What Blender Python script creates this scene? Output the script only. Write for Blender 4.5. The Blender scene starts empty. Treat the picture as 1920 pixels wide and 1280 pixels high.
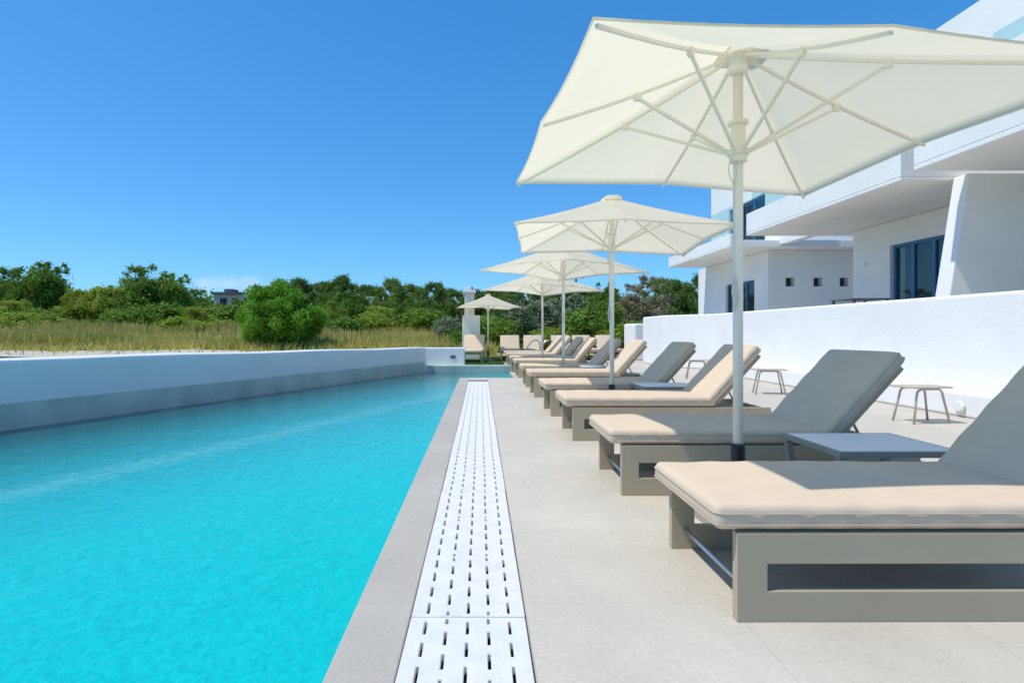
import bpy, math, random
import numpy as np
from mathutils import Vector, Matrix
random.seed(4); rng=np.random.default_rng(7)
scene=bpy.context.scene
COL=scene.collection
R=math.radians

# ------------------------------------------------------------------ materials
def nmat(name):
    m=bpy.data.materials.new(name); m.use_nodes=True
    nt=m.node_tree; b=nt.nodes['Principled BSDF']; return m,nt,b
def noise_mat(name,c1,c2,scale=5,rough=.6,bump=.0,bscale=60,metal=0,detail=6,spec=.5,lo=.35,hi=.65,stretch=None):
    m,nt,b=nmat(name)
    tc=nt.nodes.new('ShaderNodeTexCoord')
    src=tc.outputs['Object']
    if stretch:
        mp=nt.nodes.new('ShaderNodeMapping'); mp.inputs['Scale'].default_value=stretch
        nt.links.new(src,mp.inputs[0]); src=mp.outputs[0]
    n=nt.nodes.new('ShaderNodeTexNoise'); n.inputs['Scale'].default_value=scale; n.inputs['Detail'].default_value=detail
    nt.links.new(src,n.inputs['Vector'])
    r=nt.nodes.new('ShaderNodeValToRGB'); r.color_ramp.elements[0].position=lo; r.color_ramp.elements[1].position=hi
    r.color_ramp.elements[0].color=(*c1,1); r.color_ramp.elements[1].color=(*c2,1)
    nt.links.new(n.outputs[0],r.inputs[0]); nt.links.new(r.outputs[0],b.inputs['Base Color'])
    b.inputs['Roughness'].default_value=rough; b.inputs['Metallic'].default_value=metal
    b.inputs['Specular IOR Level'].default_value=spec
    if bump>0:
        n2=nt.nodes.new('ShaderNodeTexNoise'); n2.inputs['Scale'].default_value=bscale; n2.inputs['Detail'].default_value=4
        nt.links.new(src,n2.inputs['Vector'])
        bp=nt.nodes.new('ShaderNodeBump'); bp.inputs['Strength'].default_value=bump; bp.inputs['Distance'].default_value=.02
        nt.links.new(n2.outputs[0],bp.inputs['Height']); nt.links.new(bp.outputs[0],b.inputs['Normal'])
    return m
M={}
M['plaster']=noise_mat('white_plaster',(.82,.805,.78),(.865,.85,.825),1.2,.75,.25,25,spec=.2)
M['walltile']=noise_mat('grey_stone_tile',(.40,.50,.45),(.56,.64,.57),2.2,.45,.1,30,detail=9)
M['grate']=noise_mat('white_polymer',(.72,.70,.665),(.80,.78,.745),9,.6,.4,180,spec=.3)
M['trough']=noise_mat('dark_channel',(.05,.05,.05),(.09,.09,.09),5,.8)
M['frame']=noise_mat('greige_aluminium',(.44,.365,.25),(.465,.39,.27),3,.5,.02,300,spec=.3)
M['cushion']=noise_mat('cream_canvas',(.635,.505,.37),(.665,.53,.39),5,.9,.10,600,spec=.1)
M['piping']=noise_mat('cushion_piping',(.55,.43,.31),(.58,.46,.33),8,.9)
M['pole']=noise_mat('cream_painted_metal',(.86,.80,.68),(.89,.83,.72),6,.4)
M['black']=noise_mat('black_plastic',(.012,.013,.016),(.02,.02,.024),8,.4)
M['steel']=noise_mat('brushed_steel',(.5,.5,.5),(.6,.6,.6),8,.25,metal=1)
M['tabletop']=noise_mat('pale_grey_table_top',(.80,.775,.71),(.84,.81,.75),8,.5,spec=.3)
M['tableframe']=noise_mat('grey_table_frame',(.31,.28,.235),(.35,.32,.27),8,.4)
M['taupe']=noise_mat('taupe_stool',(.50,.43,.34),(.54,.47,.38),8,.5)
M['bluef']=noise_mat('blue_window_frame',(.03,.15,.32),(.04,.18,.36),8,.4)
M['curtain']=noise_mat('curtain_cloth',(.10,.095,.085),(.24,.22,.195),2,.9,stretch=(1,14,.3))
M['dark']=noise_mat('dark_interior',(.05,.055,.06),(.08,.085,.09),2,.9)
M['bark']=noise_mat('bark',(.09,.065,.045),(.17,.13,.10),6,.9,.4,20)
M['wood']=noise_mat('grey_wood',(.16,.13,.10),(.24,.2,.16),6,.9)
M['housewall']=noise_mat('house_wall',(.60,.585,.55),(.68,.66,.62),1,.8)
M['roof']=noise_mat('roof_grey',(.12,.12,.13),(.18,.18,.19),1,.8)
M['rope']=noise_mat('cord',(.6,.58,.5),(.7,.68,.6),20,.9)
def canopy_mat():
    m,nt,b=nmat('cream_parasol_fabric')
    b.inputs['Base Color'].default_value=(.88,.81,.645,1); b.inputs['Roughness'].default_value=.9; b.inputs['Specular IOR Level'].default_value=.1
    n=nt.nodes.new('ShaderNodeTexNoise'); n.inputs['Scale'].default_value=2.5; n.inputs['Detail'].default_value=3
    tc=nt.nodes.new('ShaderNodeTexCoord'); nt.links.new(tc.outputs['Object'],n.inputs['Vector'])
    bp=nt.nodes.new('ShaderNodeBump'); bp.inputs['Strength'].default_value=.3; bp.inputs['Distance'].default_value=.03
    nt.links.new(n.outputs[0],bp.inputs['Height']); nt.links.new(bp.outputs[0],b.inputs['Normal'])
    t=nt.nodes.new('ShaderNodeBsdfTranslucent'); t.inputs['Color'].default_value=(.98,.875,.645,1)
    nt.links.new(bp.outputs[0],t.inputs['Normal'])
    mx=nt.nodes.new('ShaderNodeMixShader'); mx.inputs[0].default_value=.54
    nt.links.new(b.outputs[0],mx.inputs[1]); nt.links.new(t.outputs[0],mx.inputs[2])
    nt.links.new(mx.outputs[0],nt.nodes['Material Output'].inputs[0]); return m
M['canopy']=canopy_mat()
def leaf_mat(name,c1,c2,c3,scale=.6,tr=.3):
    m,nt,b=nmat(name)
    tc=nt.nodes.new('ShaderNodeTexCoord'); oi=nt.nodes.new('ShaderNodeObjectInfo'); geo=nt.nodes.new('ShaderNodeNewGeometry')
    n=nt.nodes.new('ShaderNodeTexNoise'); n.inputs['Scale'].default_value=scale; n.inputs['Detail'].default_value=5
    nt.links.new(tc.outputs['Object'],n.inputs['Vector'])
    ri=nt.nodes.new('ShaderNodeMath'); ri.operation='MULTIPLY_ADD'; ri.inputs[1].default_value=.25; 
    nt.links.new(geo.outputs['Random Per Island'],ri.inputs[0]); nt.links.new(n.outputs[0],ri.inputs[2])
    r2=nt.nodes.new('ShaderNodeMath'); r2.operation='MULTIPLY_ADD'; r2.inputs[1].default_value=.25
    nt.links.new(oi.outputs['Random'],r2.inputs[0]); nt.links.new(ri.outputs[0],r2.inputs[2])
    r=nt.nodes.new('ShaderNodeValToRGB'); e=r.color_ramp.elements
    e[0].position=.45; e[0].color=(*c1,1); e[1].position=1.0; e[1].color=(*c3,1)
    k=e.new(.72); k.color=(*c2,1)
    nt.links.new(r2.outputs[0],r.inputs[0]); nt.links.new(r.outputs[0],b.inputs['Base Color'])
    b.inputs['Roughness'].default_value=.6; b.inputs['Specular IOR Level'].default_value=.25
    t=nt.nodes.new('ShaderNodeBsdfTranslucent'); nt.links.new(r.outputs[0],t.inputs['Color'])
    mx=nt.nodes.new('ShaderNodeMixShader'); mx.inputs[0].default_value=tr
    nt.links.new(b.outputs[0],mx.inputs[1]); nt.links.new(t.outputs[0],mx.inputs[2])
    nt.links.new(mx.outputs[0],nt.nodes['Material Output'].inputs[0]); return m
M['leaf']=leaf_mat('broadleaf_foliage',(.085,.17,.025),(.17,.30,.035),(.28,.41,.06),tr=.42)
M['leafy']=leaf_mat('yellow_green_foliage',(.18,.25,.025),(.33,.41,.045),(.45,.49,.08),tr=.42)
M['pine']=leaf_mat('pine_foliage',(.09,.16,.035),(.17,.27,.055),(.28,.38,.08),tr=.42)
M['bush']=leaf_mat('bush_foliage',(.10,.25,.015),(.20,.43,.035),(.34,.57,.07),1.2,.4)
M['grassb']=leaf_mat('lawn_blade_green',(.06,.13,.015),(.12,.21,.03),(.20,.29,.06),1.2,.3)
M['dry']=leaf_mat('dry_foliage',(.18,.15,.08),(.28,.24,.13),(.36,.31,.18))
M['olive']=leaf_mat('olive_foliage',(.13,.16,.08),(.23,.27,.14),(.32,.36,.21))
M['straw']=leaf_mat('meadow_blades',(.25,.29,.05),(.56,.49,.12),(.72,.58,.25),.16,.4)
M['lawn']=noise_mat('lawn_grass',(.07,.14,.02),(.13,.21,.04),8,.9,.5,80)
M['ground']=noise_mat('dry_ground',(.30,.28,.10),(.54,.44,.22),.25,.95,.4,3,detail=10)
M['sand']=noise_mat('sandy_soil',(.50,.43,.33),(.6,.53,.42),.6,.95,.4,6)
def glass():
    m,nt,b=nmat('tinted_glass'); 
    g=nt.nodes.new('ShaderNodeBsdfGlossy'); g.inputs['Roughness'].default_value=.02
    t=nt.nodes.new('ShaderNodeBsdfTransparent'); t.inputs[0].default_value=(.60,.86,.86,1)
    mx=nt.nodes.new('ShaderNodeMixShader'); mx.inputs[0].default_value=.10
    nt.links.new(t.outputs[0],mx.inputs[1]); nt.links.new(g.outputs[0],mx.inputs[2])
    nt.links.new(mx.outputs[0],nt.nodes['Material Output'].inputs[0]); return m
M['glassrail']=glass()
def pane():
    m,nt,b=nmat('window_pane')
    g=nt.nodes.new('ShaderNodeBsdfGlossy'); g.inputs['Roughness'].default_value=.02; g.inputs[0].default_value=(.9,.95,1,1)
    t=nt.nodes.new('ShaderNodeBsdfTransparent'); t.inputs[0].default_value=(.55,.62,.62,1)
    mx=nt.nodes.new('ShaderNodeMixShader'); mx.inputs[0].default_value=.09; nt.links.new(t.outputs[0],mx.inputs[1]); nt.links.new(g.outputs[0],mx.inputs[2])
    nt.links.new(mx.outputs[0],nt.nodes['Material Output'].inputs[0]); return m
M['pane']=pane()
def deckmat(name,bw,bh,c1,c2,mort,off=(0,0,0)):
    m,nt,b=nmat(name)
    tc=nt.nodes.new('ShaderNodeTexCoord'); mp=nt.nodes.new('ShaderNodeMapping'); mp.inputs['Location'].default_value=off
    nt.links.new(tc.outputs['Object'],mp.inputs[0])
    br=nt.nodes.new('ShaderNodeTexBrick'); br.offset=0; br.inputs['Scale'].default_value=1
    br.inputs['Brick Width'].default_value=bw; br.inputs['Row Height'].default_value=bh; br.inputs['Mortar Size'].default_value=.0018
    br.inputs['Color1'].default_value=(*c1,1); br.inputs['Color2'].default_value=(*c2,1); br.inputs['Mortar'].default_value=(*mort,1)
    nt.links.new(mp.outputs[0],br.inputs[0])
    n=nt.nodes.new('ShaderNodeTexNoise'); n.inputs['Scale'].default_value=1.7; n.inputs['Detail'].default_value=9; n.inputs['Roughness'].default_value=.65
    nt.links.new(tc.outputs['Object'],n.inputs['Vector'])
    r=nt.nodes.new('ShaderNodeValToRGB'); r.color_ramp.elements[0].position=.3; r.color_ramp.elements[1].position=.7
    r.color_ramp.elements[0].color=(.88,.88,.88,1); r.color_ramp.elements[1].color=(1.05,1.05,1.04,1)
    nt.links.new(n.outputs[0],r.inputs[0])
    mx=nt.nodes.new('ShaderNodeMix'); mx.data_type='RGBA'; mx.blend_type='MULTIPLY'; mx.inputs[0].default_value=1
    nt.links.new(br.outputs[0],mx.inputs[6]); nt.links.new(r.outputs[0],mx.inputs[7])
    n4=nt.nodes.new('ShaderNodeTexNoise'); n4.inputs['Scale'].default_value=45; n4.inputs['Detail'].default_value=8
    nt.links.new(tc.outputs['Object'],n4.inputs['Vector'])
    r4=nt.nodes.new('ShaderNodeValToRGB'); r4.color_ramp.elements[0].position=.3; r4.color_ramp.elements[1].position=.6
    r4.color_ramp.elements[0].color=(.93,.925,.91,1); r4.color_ramp.elements[1].color=(1.02,1.02,1.02,1)
    nt.links.new(n4.outputs[0],r4.inputs[0])
    mx2=nt.nodes.new('ShaderNodeMix'); mx2.data_type='RGBA'; mx2.blend_type='MULTIPLY'; mx2.inputs[0].default_value=1
    nt.links.new(mx.outputs[2],mx2.inputs[6]); nt.links.new(r4.outputs[0],mx2.inputs[7]); nt.links.new(mx2.outputs[2],b.inputs['Base Color'])
    b.inputs['Roughness'].default_value=.55; b.inputs['Specular IOR Level'].default_value=.3
    bp=nt.nodes.new('ShaderNodeBump'); bp.inputs['Strength'].default_value=.08; bp.inputs['Distance'].default_value=.01
    n3=nt.nodes.new('ShaderNodeTexNoise'); n3.inputs['Scale'].default_value=90; nt.links.new(tc.outputs['Object'],n3.inputs['Vector'])
    nt.links.new(n3.outputs[0],bp.inputs['Height']); nt.links.new(bp.outputs[0],b.inputs['Normal'])
    return m
M['deck']=deckmat('porcelain_deck_tile',.82,.82,(.585,.53,.445),(.60,.545,.46),(.47,.42,.355),(-.18,.15,0))
M['coping']=deckmat('coping_tile',5,.82,(.49,.44,.37),(.505,.455,.385),(.40,.36,.31),(2,.15,0))
def water():
    m,nt,b=nmat('pool_water')
    tc=nt.nodes.new('ShaderNodeTexCoord')
    mp=nt.nodes.new('ShaderNodeMapping'); mp.inputs['Scale'].default_value=(1,.8,1); nt.links.new(tc.outputs['Object'],mp.inputs[0])
    n=nt.nodes.new('ShaderNodeTexNoise'); n.inputs['Scale'].default_value=13; n.inputs['Detail'].default_value=4; n.inputs['Distortion'].default_value=.8
    nt.links.new(mp.outputs[0],n.inputs['Vector'])
    n2=nt.nodes.new('ShaderNodeTexNoise'); n2.inputs['Scale'].default_value=1.5; n2.inputs['Detail'].default_value=2
    nt.links.new(mp.outputs[0],n2.inputs['Vector'])
    ad=nt.nodes.new('ShaderNodeMath'); ad.operation='MULTIPLY_ADD'; ad.inputs[1].default_value=1.8
    nt.links.new(n2.outputs[0],ad.inputs[0]); nt.links.new(n.outputs[0],ad.inputs[2])
    bp=nt.nodes.new('ShaderNodeBump'); bp.inputs['Strength'].default_value=.4; bp.inputs['Distance'].default_value=.022
    nt.links.new(ad.outputs[0],bp.inputs['Height']); nt.links.new(bp.outputs[0],b.inputs['Normal'])
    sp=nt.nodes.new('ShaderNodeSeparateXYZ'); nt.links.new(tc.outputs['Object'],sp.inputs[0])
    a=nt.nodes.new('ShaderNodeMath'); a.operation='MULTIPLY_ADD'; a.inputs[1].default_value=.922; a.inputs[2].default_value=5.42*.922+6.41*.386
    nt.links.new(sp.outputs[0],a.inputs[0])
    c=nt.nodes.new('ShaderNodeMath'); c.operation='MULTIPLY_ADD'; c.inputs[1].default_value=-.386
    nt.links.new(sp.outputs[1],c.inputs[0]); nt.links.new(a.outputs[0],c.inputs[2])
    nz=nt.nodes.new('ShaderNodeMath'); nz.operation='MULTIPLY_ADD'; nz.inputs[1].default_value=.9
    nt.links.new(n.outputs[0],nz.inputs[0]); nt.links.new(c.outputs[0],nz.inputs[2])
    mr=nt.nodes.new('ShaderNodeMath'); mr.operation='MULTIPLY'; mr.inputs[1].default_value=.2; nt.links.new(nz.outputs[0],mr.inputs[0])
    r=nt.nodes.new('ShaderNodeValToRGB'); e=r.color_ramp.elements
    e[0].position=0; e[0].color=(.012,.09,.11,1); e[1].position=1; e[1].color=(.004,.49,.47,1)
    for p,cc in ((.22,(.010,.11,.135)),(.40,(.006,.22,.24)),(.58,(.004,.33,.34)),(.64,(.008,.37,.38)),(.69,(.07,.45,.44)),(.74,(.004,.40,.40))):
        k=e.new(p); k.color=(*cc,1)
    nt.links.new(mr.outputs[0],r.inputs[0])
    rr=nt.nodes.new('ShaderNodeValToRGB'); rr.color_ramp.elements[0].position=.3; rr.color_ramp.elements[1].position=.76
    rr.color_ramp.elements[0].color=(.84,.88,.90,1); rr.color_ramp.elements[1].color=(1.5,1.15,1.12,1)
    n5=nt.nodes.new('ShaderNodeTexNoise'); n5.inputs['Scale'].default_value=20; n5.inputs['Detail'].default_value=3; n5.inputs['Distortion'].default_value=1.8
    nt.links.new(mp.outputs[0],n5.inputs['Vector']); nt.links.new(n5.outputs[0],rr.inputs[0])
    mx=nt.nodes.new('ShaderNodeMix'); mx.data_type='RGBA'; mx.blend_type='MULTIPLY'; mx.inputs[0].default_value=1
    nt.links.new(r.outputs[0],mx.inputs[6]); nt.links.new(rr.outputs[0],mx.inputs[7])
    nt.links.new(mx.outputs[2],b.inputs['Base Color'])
    b.inputs['Roughness'].default_value=.04; b.inputs['IOR'].default_value=1.33
    return m
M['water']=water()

# ------------------------------------------------------------------ mesh helpers
class MB:
    def __init__(s): s.v=[]; s.f=[]
    def box(s,x0,x1,y0,y1,z0,z1):
        b=len(s.v); s.v+=[(x,y,z) for z in(z0,z1) for y in(y0,y1) for x in(x0,x1)]
        s.f+=[tuple(b+i for i in q) for q in((0,2,3,1),(4,5,7,6),(0,1,5,4),(2,6,7,3),(0,4,6,2),(1,3,7,5))]; return s
    def sheet_x(s,x,y0,y1,z0,z1):
        b=len(s.v); s.v+=[(x,y0,z0),(x,y1,z0),(x,y1,z1),(x,y0,z1)]; s.f.append((b,b+1,b+2,b+3)); return s
    def prism(s,pts,z0,z1):
        b=len(s.v); n=len(pts); s.v+=[(x,y,z0) for x,y in pts]+[(x,y,z1) for x,y in pts]
        s.f.append(tuple(b+i for i in reversed(range(n)))); s.f.append(tuple(b+n+i for i in range(n)))
        for i in range(n):
            j=(i+1)%n; s.f.append((b+i,b+j,b+n+j,b+n+i))
        return s
    def hexa(s,p):
        b=len(s.v); s.v+=[tuple(q) for q in p]
        s.f+=[tuple(b+i for i in q) for q in((3,2,1,0),(4,5,6,7),(0,1,5,4),(1,2,6,5),(2,3,7,6),(3,0,4,7))]; return s
    def tube(s,path,rad,n=10,closed=False):
        path=[Vector(p) for p in path]; k=len(path)
        if not hasattr(rad,'__len__'): rad=[rad]*k
        b=len(s.v); up=None
        for i,p in enumerate(path):
            if closed: t=(path[(i+1)%k]-path[i-1])
            else: t=(path[min(i+1,k-1)]-path[max(i-1,0)])
            t.normalize()
            if up is None:
                up=Vector((0,0,1)) if abs(t.z)<.9 else Vector((1,0,0))
            a=up-t*up.dot(t)
            if a.length<1e-4: a=Vector((0,1,0))-t*t.y
            a.normalize(); up=a; c=t.cross(a)
            for j in range(n):
                an=2*math.pi*j/n; s.v.append(tuple(p+(a*math.cos(an)+c*math.sin(an))*rad[i]))
        for i in range(k if closed else k-1):
            i2=(i+1)%k
            for j in range(n):
                j2=(j+1)%n; s.f.append((b+i*n+j,b+i*n+j2,b+i2*n+j2,b+i2*n+j))
        if not closed:
            s.f.append(tuple(b+j for j in reversed(range(n)))); s.f.append(tuple(b+(k-1)*n+j for j in range(n)))
        return s
    def lathe(s,prof,n=24,c=(0,0)):
        b=len(s.v); k=len(prof)
        for r,z in prof:
            for j in range(n):
                a=2*math.pi*j/n; s.v.append((c[0]+r*math.cos(a),c[1]+r*math.sin(a),z))
        for i in range(k-1):
            for j in range(n):
                j2=(j+1)%n; s.f.append((b+i*n+j,b+i*n+j2,b+(i+1)*n+j2,b+(i+1)*n+j))
        s.f.append(tuple(b+j for j in reversed(range(n)))); s.f.append(tuple(b+(k-1)*n+j for j in range(n)))
        return s
    def ring(s,x0,x1,z0,z1,t,y0,y1):
        b=len(s.v)
        for y in(y0,y1):
            s.v+=[(x0,y,z0),(x1,y,z0),(x1,y,z1),(x0,y,z1),(x0+t,y,z0+t),(x1-t,y,z0+t),(x1-t,y,z1-t),(x0+t,y,z1-t)]
        for i in range(4):
            j=(i+1)%4
            s.f+=[(b+i,b+j,b+4+j,b+4+i),(b+8+j,b+8+i,b+12+i,b+12+j),(b+j,b+i,b+8+i,b+8+j),(b+4+i,b+4+j,b+12+j,b+12+i)]
        return s
    def xform(s,Mx,start=0):
        s.v[start:]=[tuple(Mx@Vector(p)) for p in s.v[start:]]; return s
def mk(name,mb,mat,parent=None,bevel=0,smooth=False,seg=2,loc=None,**props):
    me=bpy.data.meshes.new(name); me.from_pydata(mb.v,[],mb.f); me.update()
    if smooth:
        for p in me.polygons: p.use_smooth=True
    me.materials.append(M[mat] if isinstance(mat,str) else mat)
    o=bpy.data.objects.new(name,me); COL.objects.link(o)
    if loc: o.location=loc
    if parent: o.parent=parent
    if bevel:
        md=o.modifiers.new('bevel','BEVEL'); md.width=bevel; md.segments=seg; md.limit_method='ANGLE'; md.angle_limit=R(25)
    for k,v in props.items(): o[k]=v
    return o
def empty(name,loc=(0,0,0),rotz=0,**props):
    o=bpy.data.objects.new(name,None); o.location=loc; o.rotation_euler=(0,0,rotz); o.empty_display_size=.2
    COL.objects.link(o)
    for k,v in props.items(): o[k]=v
    return o
def copy_tree(o,loc,rotz=0,scale=None,label=None):
    n=o.copy(); COL.objects.link(n); n.location=loc; n.rotation_euler=(0,0,rotz)
    if scale is not None: n.scale=scale if hasattr(scale,'__len__') else (scale,)*3
    if label: n['label']=label
    def rec(src,dst):
        for c in src.children:
            k=c.copy(); COL.objects.link(k); k.parent=dst; k.matrix_parent_inverse=c.matrix_parent_inverse.copy(); rec(c,k)
    rec(o,n); return n

def rounded_box(mb,lx,ly,lz,r,bulge=0,nx=14,ny=8,wr=0):
    L=(lx/2,ly/2,lz/2)
    def cuts(h,n):
        e=[h-r*(1-math.sin(t)) for t in (0,R(22),R(45),R(68),R(90))]
        inner=list(np.linspace(-(h-r),h-r,n))[1:-1]
        return sorted(set([-x for x in e]+inner+e))
    C=[cuts(L[0],nx),cuts(L[1],ny),cuts(L[2],2)]
    idx={}
    ph=random.random()*9
    def V(p):
        k=tuple(round(q,5) for q in p)
        if k in idx: return idx[k]
        q=[max(-(L[i]-r),min(L[i]-r,p[i])) for i in range(3)]
        d=Vector((p[i]-q[i] for i in range(3)))
        if d.length>1e-6: d=d.normalized()*r
        w=Vector(q)+d
        fx=1-(w.x/L[0])**6; fy=1-(w.y/L[1])**4
        w.z+= bulge*max(fx,0)*max(fy,0)*(1 if w.z>0 else -.3)
        if wr:
            w.z+=wr*math.sin(w.x*27+ph+math.sin(w.y*9)*1.3)*(.1+.9*abs(w.y/L[1])**3)*(w.z>0)
            w.z+=wr*1.0*math.sin(w.x*5+ph*3+w.y*4)*(w.z>0)
            w.y+=wr*1.1*math.sin(w.x*31+ph*2)*abs(w.y/L[1])**4*(1 if w.y>0 else -1)
        idx[k]=len(mb.v); mb.v.append(tuple(w)); return idx[k]
    for ax in range(3):
        u,v=[(1,2),(2,0),(0,1)][ax]
        for sgn in(-1,1):
            for a in range(len(C[u])-1):
                for b in range(len(C[v])-1):
                    q=[]
                    for (i,j) in((a,b),(a+1,b),(a+1,b+1),(a,b+1)):
                        p=[0,0,0]; p[ax]=sgn*L[ax]; p[u]=C[u][i]; p[v]=C[v][j]; q.append(V(p))
                    if sgn<0: q.reverse()
                    if len(set(q))==4: mb.f.append(tuple(q))
def perimeter(lx,ly,r,z,n=5):
    pts=[]
    for cx,cy,a0 in((lx/2-r,ly/2-r,0),(-lx/2+r,ly/2-r,90),(-lx/2+r,-ly/2+r,180),(lx/2-r,-ly/2+r,270)):
        for i in range(n): 
            a=R(a0+90*i/(n-1)); pts.append((cx+r*math.cos(a),cy+r*math.sin(a),z))
    return pts

# ------------------------------------------------------------------ setting: ground
def sstep(a,b,x):
    t=max(0,min(1,(x-a)/(b-a))); return t*t*(3-2*t)
def gz(x,y):
    return -.35+.35*sstep(17,22,y)+1.0*sstep(26,64,y)
xs=[-700,-400,-250]+list(np.arange(-150,151,5))+[250,400,700]
ys=[-60,-30,-10,0,8,14,17,18,19,20,21,22,23,24]+list(np.arange(26,72,2))+[80,100,150,300,600,1100]
mb=MB()
for y in ys:
    for x in xs:
        mb.v.append((float(x),float(y),gz(x,y)+ (0.12*math.sin(x*.3)*math.sin(y*.23) if y>28 and abs(x)<150 else 0)))
nx=len(xs)
for j in range(len(ys)-1):
    for i in range(nx-1): mb.f.append((j*nx+i,j*nx+i+1,(j+1)*nx+i+1,(j+1)*nx+i))
mk('ground',mb,'ground',smooth=True,kind='structure')
mb=MB()
tx=list(np.linspace(-40,-3,30))
for j,y in enumerate((22.5,26,28,29.5)):
    for x in tx: mb.v.append((x,y+.6*math.sin(x*.5+j),gz(x,y+.6*math.sin(x*.5+j))+.12))
for j in range(3):
    for i in range(29): mb.f.append((j*30+i,j*30+i+1,(j+1)*30+i+1,(j+1)*30+i))
mk('dirt_path',mb,'sand',smooth=True,kind='structure')

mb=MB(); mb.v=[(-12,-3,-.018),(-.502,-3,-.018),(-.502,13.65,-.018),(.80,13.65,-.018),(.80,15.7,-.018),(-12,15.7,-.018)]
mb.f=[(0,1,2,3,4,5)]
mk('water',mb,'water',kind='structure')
mb=MB().box(-.5,-.272,-3,13.65,-.34,0)
mk('pool_coping',mb,'coping',bevel=.006,kind='structure')
mb=MB().box(.177,22,-3,13.65,-.34,0); mb.box(.80,22,13.65,32,-.34,0)
mb.box(-.272,.177,12.99,13.65,-.34,0)
mk('pool_deck',mb,'deck',kind='structure')
mb=MB().box(-.270,.175,-3,12.985,-.33,-.09)
mk('drain_channel',mb,'trough',kind='structure')
mb=MB().box(-6,.795,16.05,26,-.34,.03)
mk('lawn',mb,'lawn',kind='structure')

def grate():
    mb=MB(); W,Ln=.440,.579
    xc=[-W/2]; cols=[]
    for i in range(5):
        c=(i-2)*.079; cols.append((c-.0055,c+.0055)); xc+=[c-.0055,c+.0055]
    xc.append(W/2)
    per=Ln/4; A=[(k*per+.022,k*per+.112) for k in range(4)]
    Bq=[(k*per-per/2+.022,k*per-per/2+.112) for k in range(1,4)]+[(0.010,.040),(Ln-.050,Ln-.010)]
    yc=sorted(set([0,Ln]+[q for s in A+Bq for q in s]))
    for x in xc:
        for y in yc: mb.v.append((x,y-Ln/2,0))
    ny=len(yc)
    for i in range(len(xc)-1):
        for j in range(ny-1):
            cx=(xc[i]+xc[i+1])/2; cy=(yc[j]+yc[j+1])/2; hole=False
            for k,(a,b) in enumerate(cols):
                if a<cx<b:
                    for (c,d) in (A if k%2==0 else Bq):
                        if c<cy<d: hole=True
            if not hole: mb.f.append((i*ny+j,(i+1)*ny+j,(i+1)*ny+j+1,i*ny+j+1))
    o=mk('drain_grate',mb,'grate',label='white slotted drain grate panel set in the poolside gutter',category='drain grate',group='drain grate panels along the pool')
    md=o.modifiers.new('s','SOLIDIFY'); md.thickness=.03; md.offset=-1
    md=o.modifiers.new('b','BEVEL'); md.width=.0025; md.segments=1; md.limit_method='ANGLE'; md.angle_limit=R(60)
    return o
g0=grate()
y0=2.20-.582*2+.291
k=0
while True:
    y=y0+.582*k
    if y+.29>12.99: break
    jit=random.uniform(-.0015,.0015)
    if k==0: g0.location=(-.0475,y,.001)
    else: 
        o=g0.copy(); COL.objects.link(o); o.location=(-.0475+jit,y,.001+random.uniform(-.003,.001)); o.rotation_euler=(random.uniform(-.003,.003),0,random.uniform(-.003,.003))
    k+=1

A_=Vector((-5.42,6.41)); B_=Vector((-1.55,15.65)); dr=(B_-A_).normalized(); nr=Vector((-dr.y,dr.x))
def wallprism(mb,p,q,t0,t1,z0,zp,zq,side):
    a=p+side*t0; b=q+side*t0; c=q+side*t1; d=p+side*t1
    mb.hexa([(a.x,a.y,z0),(b.x,b.y,z0),(c.x,c.y,z0),(d.x,d.y,z0),(a.x,a.y,zp),(b.x,b.y,zq),(c.x,c.y,zq),(d.x,d.y,zp)])
P0=A_-dr*10
root=empty('pool_wall',(B_.x,B_.y,0),label='long white rendered pool wall with grey tile waterline band',category='wall')
def loc_mb(mb,root): mb.v=[(v[0]-root.location.x,v[1]-root.location.y,v[2]-root.location.z) for v in mb.v]; return mb
def slope(t): return .80-.13*t
mb=MB(); n=26
prof=[(0,-.34),(0,None,-.06),(.015,None,-.02),(.05,None,0),(.30,None,0),(.335,None,-.02),(.35,None,-.06),(.35,-.34)]
for i in range(n+1):
    s=i/n; p=P0.lerp(B_+dr*.10,s); L=(p-A_).dot(dr)/(B_-A_).length; zt=slope(L)+.008*math.sin(i*1.3)
    for q in prof:
        z=q[1] if len(q)==2 else zt+q[2]
        mb.v.append((p.x+nr.x*q[0],p.y+nr.y*q[0],z))
m=len(prof)
for i in range(n):
    for j in range(m):
        j2=(j+1)%m; mb.f.append((i*m+j,(i+1)*m+j,(i+1)*m+j2,i*m+j2))
mb.f.append(tuple(range(m))); mb.f.append(tuple(reversed(range(n*m,n*m+m))))
w=mk('wall',loc_mb(mb,root),'plaster',root)
mb=MB(); wallprism(mb,P0,B_,-.012,-.001,-.34,.29,.28,nr); mk('tile_band',loc_mb(mb,root),'walltile',root)
root=empty('garden_wall',(-1.1,16.2,0),label='short low white rendered wall at the pool end',category='wall')
mb=MB().box(-1.70,-.45,16.02,16.30,-.34,.655); mk('wall',loc_mb(mb,root),'plaster',root,bevel=.03,seg=4)
mb=MB().box(-.85,-.70,16.005,16.018,.35,.44); mk('wall_vent',loc_mb(mb,root),'roof',root)
mb=MB().box(-1.50,.86,15.70,16.015,-.34,.17)
mk('pool_ledge',mb,'walltile',bevel=.01,label='low grey stone ledge closing the pool end',category='ledge')

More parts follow.
